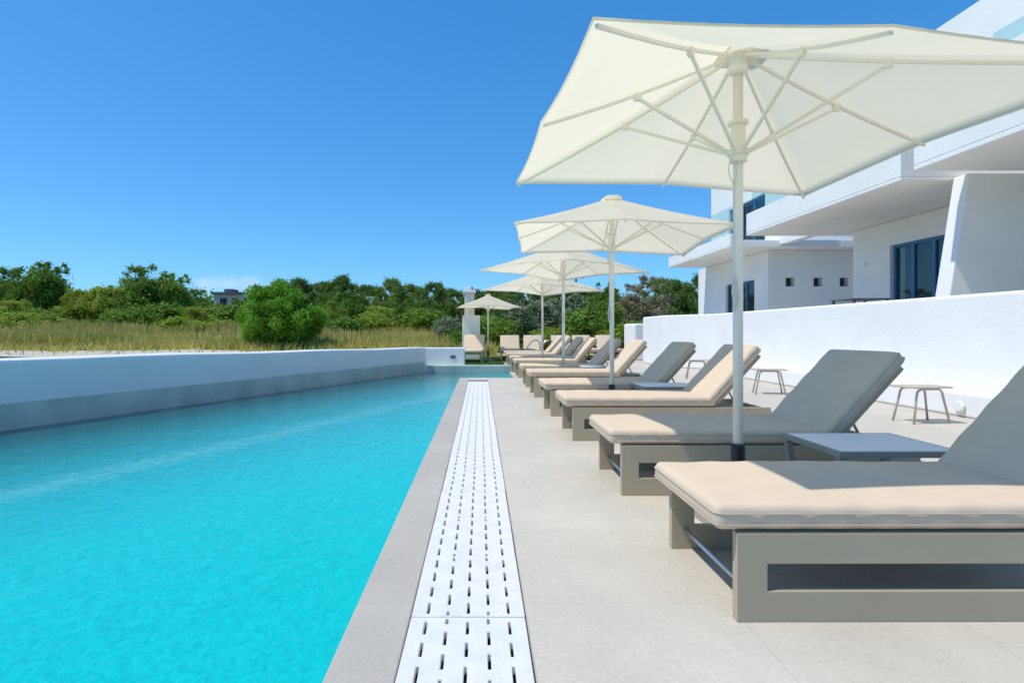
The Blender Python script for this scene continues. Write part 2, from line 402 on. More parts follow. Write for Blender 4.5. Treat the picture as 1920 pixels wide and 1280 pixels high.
root=empty('gate_pillar',(-.36,22.3,0),label='white rendered pillar with a slender shaft on the lawn edge',category='pillar')
mb=MB().box(-.34,.34,-.3,.3,0,1.74); mk('plinth',mb,'plaster',root,bevel=.03)
mb=MB().box(-.26,.12,-.18,.18,1.742,2.62); mk('shaft',mb,'housewall',root,bevel=.02)
mb=MB().box(-.32,.18,-.24,.24,2.622,2.72); mb.box(-.26,.0,-.18,.18,2.722,2.84); mk('cap',mb,'plaster',root,bevel=.02)

root=empty('garden_wall',(6.85,9.5,0),label='long white rendered terrace wall with rounded top',category='wall')
mb=MB().prism([(6.72,1.5),(6.98,1.5),(6.98,16.45),(7.6,16.45),(7.6,20.2),(5.76,20.2),(5.76,18.0),(5.86,17.8),(6.62,16.62),(6.72,16.45)],0,1.62); mk('wall',loc_mb(mb,root),'plaster',root,bevel=.05,seg=4)
mb=MB()
mb.lathe([(.075,0),(.075,.02),(.055,.03),(.05,.03)],20); mb.xform(Matrix.Translation((6.195,7.35,.14))@Matrix.Rotation(R(-90),4,'Y'))
mk('wall_lamp',loc_mb(mb,root),'plaster',root)
mb=MB().box(6.22,6.715,1.5,15.5,0,.32)
mk('masonry_bench',mb,'plaster',bevel=.04,seg=4,label='long built-in white bench at the foot of the terrace wall',category='bench')
root=empty('garden_wall',(6.1,22.5,0),label='lower white garden wall with rounded corners',category='wall')
mb=MB().box(5.92,7.2,21.9,23.5,0,1.42); mk('wall',loc_mb(mb,root),'plaster',root,bevel=.07,seg=5)

# ------------------------------------------------------------------ hotel
hotel=empty('hotel_building',(10,14,0),label='white modern hotel with balconies and blue window frames',category='building')
def H(name,mb,mat,bevel=0,parent=None,**k):
    return mk(name,loc_mb(mb,hotel),mat,parent or hotel,bevel=bevel,**k)
H('terrace',MB().box(7.61,22,1.5,23.9,-.2,1.0).box(7.0,7.609,1.5,16.4,-.2,.995),'deck')
def wall_grid(mb,axis,c0,c1,us,zs,holes):
    for i in range(len(us)-1):
        for j in range(len(zs)-1):
            if (i,j) in holes: continue
            if axis=='x': mb.box(c0,c1,us[i],us[i+1],zs[j],zs[j+1])
            else: mb.box(us[i],us[i+1],c0,c1,zs[j],zs[j+1])
mb=MB(); wall_grid(mb,'x',9.5,9.75,[6,11.45,13.2,14.5],[1.0,1.02,3.1,3.65],{(1,1)}); mb.box(9.751,18,14.2,14.5,1,3.65)
H('wall',mb,'plaster')
xs_=[9.0,9.55,9.83,10.42,10.70,11.24,11.52,14]
mb=MB(); wall_grid(mb,'y',17.8,18.05,xs_,[1.0,2.52,2.80,3.65],{(1,1),(3,1),(5,1)})
wall_grid(mb,'x',9.0,9.25,[18.051,18.7,20.9,23.5],[1.0,1.02,2.82,3.65],{(1,1)})
mb.box(9.251,14,23.2,23.5,1,3.65)
H('wall',mb,'plaster')
for a,b in((9.55,9.83),(10.42,10.70),(11.24,11.52)):
    mb=MB().box(a-.01,b+.01,18.055,18.08,2.50,2.82); H('niche',mb,'dark')
def window_x(x,y0,y1,z0,z1,n=2,cur=True):
    w=bpy.data.objects.new('window',None); COL.objects.link(w); w.parent=hotel; w.location=(x-10,(y0+y1)/2-14,z0)
    off=Vector((x,(y0+y1)/2,z0))
    def W(name,mb,mat,bevel=0):
        mb.v=[tuple(Vector(v)-off) for v in mb.v]; return mk(name,mb,mat,w,bevel=bevel)
    t=.07; mb=MB()
    mb.box(x,x+.08,y0,y0+t,z0,z1).box(x,x+.08,y1-t,y1,z0,z1).box(x+.002,x+.078,y0+t,y1-t,z1-t,z1).box(x+.002,x+.078,y0+t,y1-t,z0,z0+t)
    for i in range(1,n):
        yc=y0+(y1-y0)*i/n; mb.box(x+.004,x+.076,yc-.045,yc+.045,z0+t,z1-t)
    W('frame',mb,'bluef')
    W('pane',MB().sheet_x(x+.04,y0+t,y1-t,z0+t,z1-t),'pane')
    if cur:
        mb=MB(); k=40
        for i in range(k+1):
            yy=y0+(y1-y0)*i/k; xx=x+.25+.03*math.sin(i*2.1)
            mb.v+=[(xx,yy,z0),(xx,yy,z1)]
        for i in range(k): mb.f.append((2*i,2*i+2,2*i+3,2*i+1))
        W('curtain',mb,'curtain')
window_x(9.58,11.45,13.2,1.02,3.1,3)
window_x(9.08,18.7,20.9,1.02,2.82,3)
H('wall_lamp',MB().box(9.46,9.497,13.99,14.09,2.70,2.80),'plaster',bevel=.01)
H('balcony',MB().box(7.1,14,9.62,15.2,3.66,3.72).box(7.1,7.35,9.62,15.2,3.721,4.24).box(7.351,14,9.62,9.85,3.721,4.24).box(7.351,14,14.95,15.2,3.721,4.0),'plaster',bevel=.012)
H('glass_railing',MB().sheet_x(7.2,9.9,15.1,4.245,5.0),'glassrail')
H('balcony',MB().box(7.5,14,17.1,22.7,3.66,3.72).box(7.5,7.75,17.1,22.7,3.721,4.05).box(7.751,14,17.1,17.35,3.721,3.86),'plaster',bevel=.012)
H('glass_railing',MB().sheet_x(7.6,17.2,22.6,4.055,4.9),'glassrail')
H('balcony',MB().box(7.0,14,2.0,9.2,3.70,3.78).box(7.0,7.25,2.0,9.2,3.781,4.95).box(7.251,14,8.95,9.2,3.781,4.95),'plaster',bevel=.012)
H('glass_railing',MB().sheet_x(7.12,2.0,7.9,4.955,5.24),'glassrail')
mb=MB(); wall_grid(mb,'x',9.5,9.75,[2,12.15],[3.73,7.4],{}); mb.box(9.751,18,11.9,12.15,3.73,7.4)
H('wall',mb,'plaster')
mb=MB(); wall_grid(mb,'x',9.0,9.25,[13.0,17.6,18.0,20.6,22.2],[3.73,3.75,5.5,6.75],{(2,1)}); mb.box(9.251,18,21.95,22.2,3.73,6.75); mb.box(9.251,18,13.0,13.25,3.73,6.75)
H('wall',mb,'plaster')
window_x(9.08,18.0,20.6,3.75,5.5,3)
mb=MB(); mb.hexa([(7.55,9.3,.95),(14,9.3,.95),(14,9.6,.95),(7.55,9.6,.95),(7.98,9.3,3.695),(14,9.3,3.695),(14,9.6,3.695),(7.98,9.6,3.695)])
H('buttress',mb,'plaster',bevel=.015)

# ------------------------------------------------------------------ sun lounger
def make_lounger():
    root=empty('sun_lounger',(0,0,0),category='sun lounger',group='sun loungers along the pool')
    for s in(-1,1):
        y=s*.365; mb=MB().ring(-1.0,1.0,0,.338,.118,y-.02,y+.02); mk('side_frame',mb,'frame',root,bevel=.004)
    for x in(-.90,-.2,.5,.94):
        mk('cross_rail',MB().box(x-.02,x+.02,-.344,.344,.29,.33),'frame',root,bevel=.003)
    mk('foot_bar',MB().tube([(-.93,-.345,.10),(-.93,.345,.10)],.012,10),'steel',root,smooth=False)
    mk('seat_base',MB().box(-.99,.42,-.343,.343,.332,.344),'frame',root)
    mb=MB(); rounded_box(mb,1.53,.765,.095,.032,.010,24,10,.0022)
    mb.xform(Matrix.Translation((-.315,0,.392)))
    c=mk('seat_cushion',mb,'cushion',root,smooth=True)
    mb=MB(); mb.tube(perimeter(1.535,.77,.035,.018),.0027,6,True); mb.tube(perimeter(1.535,.77,.035,-.024),.0027,6,True)
    mb.xform(Matrix.Translation((-.315,0,.392))); mk('piping',mb,'piping',c,smooth=True)
    an=R(-48)
    X=Matrix.Translation((.44,0,.365))@Matrix.Rotation(an,4,'Y')
    mb=MB(); rounded_box(mb,.74,.765,.095,.032,.010,14,10,.0022)
    mb.xform(X@Matrix.Translation((.36,0,.055)))
    c=mk('back_cushion',mb,'cushion',root,smooth=True)
    mb=MB(); mb.tube(perimeter(.745,.77,.035,.018),.0027,6,True); mb.tube(perimeter(.745,.77,.035,-.024),.0027,6,True)
    mb.xform(X@Matrix.Translation((.36,0,.055))); mk('piping',mb,'piping',c,smooth=True)
    mb=MB()
    mb.box(0,.68,-.34,-.30,-.035,-.003).box(0,.68,.30,.34,-.035,-.003).box(.30,.34,-.30,.30,-.032,-.006).box(.62,.66,-.30,.30,-.032,-.006).box(.04,.08,-.30,.30,-.032,-.006)
    mb.box(.085,.295,-.298,.298,-.015,-.008).box(.345,.615,-.298,.298,-.015,-.008)
    mb.xform(X); mk('backrest',mb,'frame',root)
    for s in(-1,1):
        p=X@Vector((.24,s*.22,-.03)); mk('support_strut',MB().tube([p,(.74,s*.22,.30)],.010,8),'frame',root)
    return root
LAB='cream-cushioned sun lounger with greige metal frame beside the pool'
LABS='sun lounger with cream cushions partly shaded by a parasol'
L0=make_lounger()
poses=[(1.97,2.545),(1.95,4.20),(1.93,6.12),(1.91,7.80),(1.90,9.95),(1.90,11.7),(1.89,14.0),(1.89,15.8),(1.89,17.9),(1.89,19.6)]
for i,(x,y) in enumerate(poses):
    lab=LAB if i%2==0 else LABS
    rz=random.uniform(-.008,.008)
    if i==0: L0.location=(x,y,0); L0.rotation_euler=(0,0,.004); L0['label']=lab
    else: copy_tree(L0,(x,y,0),rz,label=lab)
for i,(x,y) in enumerate([(-.28,20.6),(1.18,22.4),(2.1,22.7),(3.3,22.9),(4.3,23.1),(5.2,23.2)]):
    o=copy_tree(L0,(x,y,.03 if x<.8 else 0),R(90)+random.uniform(-.1,.1),label='cream-cushioned sun lounger facing the pool end by the lawn'); o['group']='sun loungers at the pool end'

# ------------------------------------------------------------------ parasol
def make_parasol():
    root=empty('parasol',(0,0,0),category='parasol',group='cream parasols along the pool',label='open cream square parasol with eight ribs standing between loungers')
    mk('base',MB().box(-.25,.25,-.25,.25,0,.045).lathe([(.05,.046),(.05,.16),(.04,.17)],20),'tableframe',root,bevel=.006)
    mk('sleeve',MB().lathe([(.040,.10),(.040,.43),(.034,.44)],20),'black',root,smooth=False)
    mk('pole',MB().lathe([(.0285,.12),(.0285,2.74)],20),'pole',root,smooth=True)
    hs=1.18; zc,zm,zh=2.24,2.285,2.785; TI=.028   # TI: slight sideways tilt of the whole canopy
    tips=[]
    for i in range(8):
        a=R(45*i); 
        if i%2==0: x,y,z=hs*math.cos(a),hs*math.sin(a),zm
        else: x,y,z=hs*math.sqrt(2)*math.cos(a),hs*math.sqrt(2)*math.sin(a),zc
        tips.append(Vector((x,y,z-TI*x)))
    hub=Vector((0,0,zh))
    mb=MB(); NR,NS=14,8; grid={}
    for i in range(8):
        for s in range(NS):
            u=s/NS; A=tips[i]; B=tips[(i+1)%8]
            for r_ in range(NR+1):
                t=.05+.95*r_/NR
                P=A.lerp(B,u); sag=4*u*(1-u)
                q=hub.lerp(P,t)
                q=q.lerp(Vector((0,0,q.z)),.014*sag*t)
                q.z-=.020*sag*math.sin(math.pi*min(t,1)*.92)
                q.z-=.02*math.sin(math.pi*t)
                grid[(i,s,r_)]=len(mb.v); mb.v.append(tuple(q))
    for i in range(8):
        for s in range(NS):
            i2,s2=(i,s+1) if s+1<NS else ((i+1)%8,0)
            for r_ in range(NR): mb.f.append((grid[(i,s,r_)],grid[(i,s,r_+1)],grid[(i2,s2,r_+1)],grid[(i2,s2,r_)]))
    rim=[grid[(i,s,NR)] for i in range(8) for s in range(NS)]
    b=len(mb.v)
    for k in rim:
        v=mb.v[k]; mb.v.append((v[0]*.996,v[1]*.996,v[2]-.010))
    for k in range(len(rim)):
        k2=(k+1)%len(rim); mb.f.append((rim[k],b+k,b+k2,rim[k2]))
    mk('canopy',mb,'canopy',root,smooth=True)
    mb=MB()
    for rr,zz in((.015,2.815),(.08,2.80),(.13,2.765),(.135,2.755)):
        for i in range(8):
            a=R(45*i); q=rr*(1.0 if i%2==0 else 1.2); mb.v.append((q*math.cos(a),q*math.sin(a),zz-(0 if i%2==0 else .006)*(rr>.15)))
    for k in range(3):
        for i in range(8):
            j=(i+1)%8; mb.f.append((k*8+i,(k+1)*8+i,(k+1)*8+j,k*8+j))
    mb.f.append(tuple(range(8)))
    mk('canopy_cap',mb,'canopy',root)
    mk('hub',MB().lathe([(.034,2.62),(.055,2.63),(.055,2.67),(.045,2.675),(.045,2.70),(.06,2.71),(.06,2.74),(.03,2.75)],20),'pole',root)
    mk('runner',MB().lathe([(.034,2.10),(.05,2.105),(.05,2.14),(.062,2.145),(.062,2.175),(.045,2.18),(.04,2.32),(.058,2.325),(.058,2.345),(.034,2.35)],20),'pole',root)
    for i in range(8):
        T=tips[i]; d=Vector((T.x,T.y,0)).normalized()
        a=Vector((d.x*.05,d.y*.05,2.725))
        pts=[]
        for k in range(7):
            t=k/6; q=a.lerp(Vector((T.x*.985,T.y*.985,T.z-.016)),t); q.z-=.02*math.sin(math.pi*t); pts.append(q)
        mb=MB(); sd=Vector((-d.y,d.x,0))*.0075; up=Vector((0,0,.008))
        for q in pts: 
            q=q-Vector((0,0,.008)); mb.v+=[tuple(q-sd-up),tuple(q+sd-up),tuple(q+sd+up),tuple(q-sd+up)]
        for k in range(6):
            for j in range(4): mb.f.append((k*4+j,k*4+(j+1)%4,(k+1)*4+(j+1)%4,(k+1)*4+j))
        mb.f+=[(3,2,1,0),(24,25,26,27)]
        mk('rib',mb,'pole',root)
        J=pts[3]-Vector((0,0,.026)) if i%2==0 else pts[3].lerp(pts[2],.45)-Vector((0,0,.026))
        S=Vector((d.x*.055,d.y*.055,2.16))
        mb=MB(); ax=(J-S).normalized(); up2=sd.cross(ax).normalized()*.0085
        for q in(S,J): mb.v+=[tuple(q-sd-up2),tuple(q+sd-up2),tuple(q+sd+up2),tuple(q-sd+up2)]
        for j in range(4): mb.f.append((j,(j+1)%4,4+(j+1)%4,4+j))
        mb.f+=[(3,2,1,0),(4,5,6,7)]
        s0=len(mb.v); mb.box(-.020,.020,-.013,.013,-.015,.026); mb.xform(Matrix.Translation(J)@Matrix.Rotation(math.atan2(d.y,d.x),4,'Z'),s0)
        mk('strut',mb,'pole',root)
    pts=[(-.05,-.03,2.12)]+[(-.055-.02*math.sin(t*3.1),-.035,2.12-.14*t) for t in(.2,.4,.6,.8,1)]+[(-.04,-.035,1.96),(-.028,-.035,2.02),(-.03,-.03,2.11)]
    mb=MB().tube(pts,.0028,6)
    mb.tube([(-.032,-.01,2.0),(-.033,-.012,1.6),(-.034,-.015,1.3)],.0022,6)
    mb.tube([(-.036,-.02,1.42),(-.05,-.03,1.33),(-.036,-.034,1.22),(-.02,-.036,1.30),(-.036,-.03,1.42)],.006,6)
    mk('cord',mb,'rope',root)
    return root
U0=make_parasol()
ups=[(1.525,3.37,3.5,1.0),(1.65,7.15,-6,1.0),(1.69,11.6,40,1.04),(1.64,15.1,35,.98)]
for i,(x,y,a,s) in enumerate(ups):
    if i==0: U0.location=(x,y,0); U0.rotation_euler=(0,0,R(a))
    else: copy_tree(U0,(x,y,0),R(a),s)
o=copy_tree(U0,(.28,21.2,.03),R(10),.88,'smaller open cream parasol standing on the lawn')

# ------------------------------------------------------------------ low tables
def make_table():
    root=empty('side_table',category='side table',group='low grey side tables between loungers',label='low grey metal side table with pale top between loungers')
    w,d,h=.34,.29,.45
    mk('table_top',MB().box(-w+.018,w-.018,-d+.018,d-.018,h-.012,h+.004),'tabletop',root,bevel=.002)
    mb=MB(); t=.017
    mb.box(-w,w,-d,-d+t,h-.03,h+.003).box(-w,w,d-t,d,h-.03,h+.003).box(-w,-w+t,-d+t,d-t,h-.03,h+.003).box(w-t,w,-d+t,d-t,h-.03,h+.003)
    mk('rim',mb,'tableframe',root)
    for sx in(-1,1):
        for sy in(-1,1):
            x=sx*(w-.02); y=sy*(d-.022); xb=sx*(w-.08)
            mb=MB().hexa([(xb-.02,y-.02,0),(xb+.02,y-.02,0),(xb+.02,y+.02,0),(xb-.02,y+.02,0),(x-.02,y-.02,h-.032),(x+.02,y-.02,h-.032),(x+.02,y+.02,h-.032),(x-.02,y+.02,h-.032)])
            mk('leg',mb,'tableframe',root,bevel=.002)
    for sx in(-1,1): mk('cross_bar',MB().box(sx*(w-.075)-.012,sx*(w-.075)+.012,-d+.045,d-.045,.03,.055),'tableframe',root)
    return root
T0=make_table(); T0.location=(2.28,3.36,0)
for x,y in((2.25,6.98),(2.22,10.8),(2.22,14.9)): copy_tree(T0,(x,y,0))

def make_stool():
    root=empty('low_stool',category='stool',group='low stools by the terrace wall',label='low taupe stool with flat top and bent tube legs')
    mb=MB().prism([(p[0],p[1]) for p in perimeter(.56,.36,.05,0,5)],.424,.444)
    mk('seat',mb,'taupe',root,bevel=.004)
    for s in(-1,1):
        y=s*.12
        pts=[(-.24,y*1.25,0),(-.175,y,.33),(-.165,y,.375),(-.14,y,.402),(-.10,y,.410),(.10,y,.410),(.14,y,.402),(.165,y,.375),(.175,y,.33),(.24,y*1.25,0)]
        mk('leg',MB().tube(pts,.0135,10),'taupe',root,smooth=True)
    return root
S0=make_stool(); S0.location=(5.38,6.95,0); S0.rotation_euler=(0,0,.12)
for x,y in((5.12,10.1),(5.10,13.4)): copy_tree(S0,(x,y,0),random.uniform(-.3,.3))

def terrace_chair():
    root=empty('terrace_chair',category='chair',group='chairs on the hotel terrace',label='dark woven chair on the hotel terrace')
    mk('seat',MB().box(-.24,.24,-.22,.22,.43,.46),'roof',root,bevel=.01)
    mb=MB(); 
    for i in range(7): 
        x=-.21+.07*i; mb.tube([(x,.21,.46),(x,.25,.60),(x,.27,.74)],.012,6)
    mb.tube([(-.24,.27,.74),(0,.30,.76),(.24,.27,.74)],.018,8)
    mk('backrest',mb,'roof',root)
    for sx in(-1,1):
        for sy in(-1,1): mk('leg',MB().tube([(sx*.2,sy*.19,.43),(sx*.24,sy*.23,0)],[.016,.012],8),'roof',root)
    for sx in(-1,1): mk('armrest',MB().tube([(sx*.24,.25,.66),(sx*.27,0,.66),(sx*.25,-.2,.62),(sx*.23,-.2,.45)],.013,8),'roof',root)
    return root
C0=terrace_chair(); C0.location=(8.62,11.7,1.0); C0.rotation_euler=(0,0,R(200))
copy_tree(C0,(8.3,9.9,1.0),R(170))
root=empty('terrace_table',(8.0,12.0,1.0),category='table',label='square dark table on the hotel terrace')
mk('table_top',MB().box(-.4,.4,-.4,.4,.77,.79),'roof',root,bevel=.005)
for sx in(-1,1):
    for sy in(-1,1): mk('leg',MB().box(sx*.34-.02,sx*.34+.02,sy*.34-.02,sy*.34+.02,0,.769),'roof',root)

root=empty('pool_handrail',(2.2,21.0,0),category='handrail',label='pair of curved stainless steel handrails on the deck')
for dx in(0,.5):
    pts=[(dx,0,0),(dx,0,.55),(dx-.02,.0,.72),(dx-.12,0,.80),(dx-.3,0,.76),(dx-.5,0,.5),(dx-.62,0,.2),(dx-.66,0,0)]
    mk('rail',MB().tube(pts,.022,10),'steel',root,smooth=True)

# ------------------------------------------------------------------ vegetation
def quads_mesh(name,V,mat):
    n=V.shape[0]; k=V.shape[1]
    me=bpy.data.meshes.new(name)
    me.vertices.add(n*k); me.vertices.foreach_set('co',V.reshape(-1).astype(np.float32))
    me.loops.add(n*k); me.loops.foreach_set('vertex_index',np.arange(n*k,dtype=np.int32))
    me.polygons.add(n); me.polygons.foreach_set('loop_start',np.arange(0,n*k,k,dtype=np.int32)); 
    me.polygons.foreach_set('loop_total',np.full(n,k,dtype=np.int32))
    me.update(calc_edges=True); me.materials.append(M[mat]); return me
def leaves(clumps,n,size,aspect=1.6,up=.0,shell=.55,jit=.7,spread=.12):
    C=np.array([c[:3] for c in clumps]); Rr=np.array([c[3] for c in clumps])
    p=Rr**2; p/=p.sum(); idx=rng.choice(len(clumps),n,p=p)
    d=rng.normal(size=(n,3)); d/=np.linalg.norm(d,axis=1)[:,None]
    r=Rr[idx]*(shell+(1-shell)*rng.random(n)**.6)*(1+spread*rng.normal(size=n))
    pos=C[idx]+d*r[:,None]*np.array([1,1,.85])
    pos+=.12*spread*Rr[idx][:,None]*rng.normal(size=(n,3))
    nrm=d+jit*rng.normal(size=(n,3)); nrm/=np.linalg.norm(nrm,axis=1)[:,None]
    t=rng.normal(size=(n,3))+np.array([0,0,up])+d*up*.6; t-=nrm*(t*nrm).sum(1)[:,None]*(1 if up<1 else .3); t/=np.linalg.norm(t,axis=1)[:,None]
    b=np.cross(nrm,t); b/=np.linalg.norm(b,axis=1)[:,None]+1e-9
    s=size*(.6+.8*rng.random(n))[:,None]
    return np.stack([pos-t*s*aspect/2,pos+b*s/2,pos+t*s*aspect/2,pos-b*s/2],1)
def clumps_in(cx,cy,cz,rx,ry,rz,n,rmin,rmax,low=-1):
    out=[]
    while len(out)<n:
        d=rng.normal(size=3); d/=np.linalg.norm(d); q=d*(.45+.55*rng.random())
        if q[2]<low: continue
        out.append((cx+q[0]*rx,cy+q[1]*ry,cz+q[2]*rz,rng.uniform(rmin,rmax)))
    return out
def make_tree(name,label,cat,crown_cl,nleaf,size,mat,h,tr=.18,asp=1.6,up=0,shell=.25,stems=1,group=None,spread=.45):
    root=empty(name,category=cat,label=label)
    if group: root['group']=group
    mb=MB()
    for s in range(stems):
        ox=(s-(stems-1)/2)*.25
        pts=[(ox,0,-.3),(ox*1.5+.06,.03,h*.2),(ox*2-.05,.06,h*.42),(ox*2.4,0,h*.62)]
        mb.tube(pts,[tr,tr*.75,tr*.5,tr*.2],8)
    for c in crown_cl[:14]:
        z0=h*random.uniform(.15,.45); st=Vector((0,0,z0)); e=Vector(c[:3]); mid=st.lerp(e,.5)+Vector((0,0,-.15*h*.2))
        mb.tube([st,mid,e],[tr*.45,tr*.28,tr*.08],6)
    mk('trunk',mb,'bark',root)
    me=quads_mesh('crown',leaves(crown_cl,nleaf,size,asp,up,shell,spread=spread),mat)
    o=bpy.data.objects.new('crown',me); COL.objects.link(o); o.parent=root
    return root
templ={}
LEAFL='leafy green broadleaf tree at the edge of the meadow'
def broad(h,w,n,mat,low=-.95):
    cl=clumps_in(0,0,h*.50,w/2*.8,w/2*.8,h*.38,n,w*.06,w*.15,low)
    for k in range(16):
        a=rng.random()*6.28; rr=rng.random()*w*.34; cl.append((rr*math.cos(a),rr*math.sin(a),h*(.80+.20*rng.random()),w*.055))
    return cl
templ['b1']=make_tree('broadleaf_tree',LEAFL,'tree',broad(8,8,60,'leaf'),26000,.17,'leaf',8,.22,group='trees along the meadow')
templ['b2']=make_tree('broadleaf_tree',LEAFL,'tree',broad(8,9,74,'leaf'),28000,.17,'leaf',8,.22,group='trees along the meadow')
templ['y1']=make_tree('broadleaf_tree','yellow-green broadleaf tree at the edge of the meadow','tree',broad(6,7,50,'leafy'),20000,.16,'leafy',6,.16,stems=2,group='trees along the meadow')
def pinecl(h,w):
    out=[]
    for k in range(90):
        t=rng.random(); z=h*(.10+.84*t); rr=w/2*(1.08-t**1.6)**.8*rng.random()**.45; a=rng.random()*6.28
        out.append((rr*math.cos(a),rr*math.sin(a),z,rng.uniform(.4,.9)*(1.1-.4*t)))
    return out
templ['p1']=make_tree('pine_tree','green pine tree beyond the meadow','pine tree',pinecl(8,8.5),26000,.11,'pine',8,.2,asp=3.2,up=1.2,group='pine trees beyond the meadow',spread=.5)
templ['p2']=make_tree('pine_tree','green pine tree beyond the meadow','pine tree',pinecl(8,10),28000,.11,'pine',8,.2,asp=3.2,up=1.2,group='pine trees beyond the meadow',spread=.5)
templ['o1']=make_tree('olive_tree','silvery grey-green olive tree beside the lawn','olive tree',broad(4,4.6,40,'olive'),12000,.10,'olive',4,.14,asp=2.6,stems=2,group='olive trees near the lawn')
templ['d1']=make_tree('bare_tree','half-bare tree with brownish dry twigs','tree',broad(7,6,50,'dry'),9500,.10,'dry',7,.13,asp=3.5,up=.8,shell=.2,stems=3)
templ['s1']=make_tree('shrub','green shrub at the meadow edge','shrub',clumps_in(0,0,1.0,1.3,1.3,.9,24,.3,.55),7000,.11,'leaf',1.8,.06,stems=3,group='shrubs at the meadow edge')
templ['s2']=make_tree('shrub','yellow-green shrub at the meadow edge','shrub',clumps_in(0,0,1.0,1.5,1.3,.9,24,.3,.55),7000,.11,'leafy',1.8,.06,stems=3,group='shrubs at the meadow edge')
used=set()
BH={'b1':8,'b2':8,'y1':6,'p1':8,'p2':8,'o1':4,'d1':7,'s1':1.9,'s2':1.9}
def put(k,px,d,h,w=None):
    x=(px-901)*d/1067.; s=h/BH[k]; sw=s*(w or 1)
    z=gz(x,d)-.05
    if k not in used:
        used.add(k); o=templ[k]; o.location=(x,d,z); o.scale=(sw,sw,s); o.rotation_euler=(0,0,random.random()*6)
    else:
        o=copy_tree(templ[k],(x,d,z),random.random()*6.28,(sw,sw,s))
for k,px,d,h,w in [
 ('b1',-40,66,7.6,1),('b2',30,68,7.4,1),('b1',85,66,8.2,.85),('b2',-110,70,8,1),
 ('y1',150,62,4.8,1.0),('y1',205,61,5.2,1),('b1',190,74,5.5,1),('y1',20,60,3.6,1.2),
 ('b2',265,66,7.5,.9),('b1',320,67,7.0,.9),('b2',360,72,5.4,.9),('s1',300,60,2.8,1.5),
 ('b1',400,60,3.2,1.4),('y1',375,58,2.8,1.3),('s1',445,58,2.6,1.5),('b2',455,64,3.6,1.3),('p1',480,90,6.2,.8),
 ('b1',500,72,6.0,1.1),('p1',560,70,7.0,.9),('p2',600,72,6.9,1),('p1',640,68,7.2,.9),('b1',655,60,4.8,1.1),
 ('p2',690,74,6.6,1),('p1',735,72,7.2,.9),('p2',775,76,6.9,1),('p1',815,72,6.7,.9),('p2',850,76,6.3,1),
 ('b2',620,56,3.2,1.3),('y1',715,54,2.8,1.3),('b1',760,56,3.4,1.3),('s1',800,50,2.2,1.6),('s2',690,50,1.8,1.6),
 ('p1',890,70,5.6,1),('p2',930,72,6.0,1),('p1',965,66,5.4,1),('p2',1010,68,5.8,1),('p1',1060,64,5.4,1),('p2',1100,66,5.6,1),('b1',1140,60,5.2,1),
 ('o1',965,31,2.7,1.1),('o1',1000,34,2.9,1.2),('o1',1060,36,3.2,1.1),('b1',1130,30,2.9,.9),('s1',930,30,1.7,1.2),('s1',1095,31,2.0,1.2),('o1',840,40,1.9,1.2),
 ('d1',1207,38,4.6,1.1),('p2',1270,42,4.9,.9),('p1',1320,44,5.4,.9),('p2',1240,52,5.6,1),('b1',1180,44,2.8,1),('s1',1215,28,1.5,1.3),('s2',1160,28,1.4,1.3),
 ('s2',20,50,1.9,1.7),('s2',100,52,1.8,1.7),('s1',60,56,2.2,1.6),('s2',350,50,1.6,1.7),('s2',420,47,1.4,1.7),('s1',235,56,2.2,1.6),('s1',640,44,1.6,1.4),
 ('s1',875,29,1.2,1),('s2',1045,28,1.2,1.2),
 ]: put(k,px,d,h,w)
cl=clumps_in(0,0,1.95,2.05,2.05,1.78,130,.36,.62,-.98)
cl+= [(0,0,1.7,1.6)]
o=make_tree('round_bush','large dense rounded bright green pine bush','bush',cl,60000,.075,'bush',3.6,.2,asp=3.0,up=1.3,shell=.35,stems=3,spread=.15)
o.location=((526-901)*32/1067,32,gz(0,32)-.05)
cl=[]
for k in range(1200):
    x=rng.uniform(-150,90); y=rng.uniform(88,112); hh=4.2+.5*math.sin(x*.11)+.4*math.sin(x*.37)+.6*rng.normal()
    cl.append((x,y,1+hh*rng.uniform(.2,1),rng.uniform(.8,2.2)))
me=quads_mesh('distant_wood',leaves(cl,190000,.34,1.6,shell=.2,spread=.45),'pine'); o=bpy.data.objects.new('distant_wood',me); COL.objects.link(o); o['kind']='stuff'; o['label']='distant green woodland belt'; o['category']='woodland'
n=190000
d=24+42*rng.random(n)**.8; x=d*rng.uniform(-.95,.42,n)
keep=~((x>-6)&(d<26.5)); 
patch=(np.sin(x*.35+np.sin(d*.3)*2)+np.sin(d*.5+x*.13))*.5
edge=30+1.6*np.sin(x*.7)+1.1*np.sin(x*1.9+1)
keep&=~((x<-3)&(d<edge)&(rng.random(n)<.93))
keep&=~((x>.7)&(d<32.5))
keep&=(rng.random(n)<(.55+.5*patch+.15)); x=x[keep]; d=d[keep]; patch=patch[keep]; n=len(x)
z=np.array([gz(a,b) for a,b in zip(x,d)])-.03
h=(.20+.7*rng.random(n)**1.4+.5*np.clip(patch,0,1))*(.6+.4*(d>33)+.25*(d>45)); w=.018+.0008*d
a=rng.random(n)*6.28; lean=rng.normal(size=(n,2))*.2
b0=np.stack([x-np.cos(a)*w,d-np.sin(a)*w,z],1); b1=np.stack([x+np.cos(a)*w,d+np.sin(a)*w,z],1)
tp=np.stack([x+lean[:,0],d+lean[:,1],z+h],1); md=(b1+tp)/2+np.stack([np.cos(a)*w,np.sin(a)*w,0*a],1)*.6
me=quads_mesh('meadow_grass',np.stack([b0,b1,md,tp],1),'straw'); o=bpy.data.objects.new('meadow_grass',me); COL.objects.link(o); o['kind']='stuff'; o['label']='tall dry yellow-green meadow grass'; o['category']='grass'
n=14000
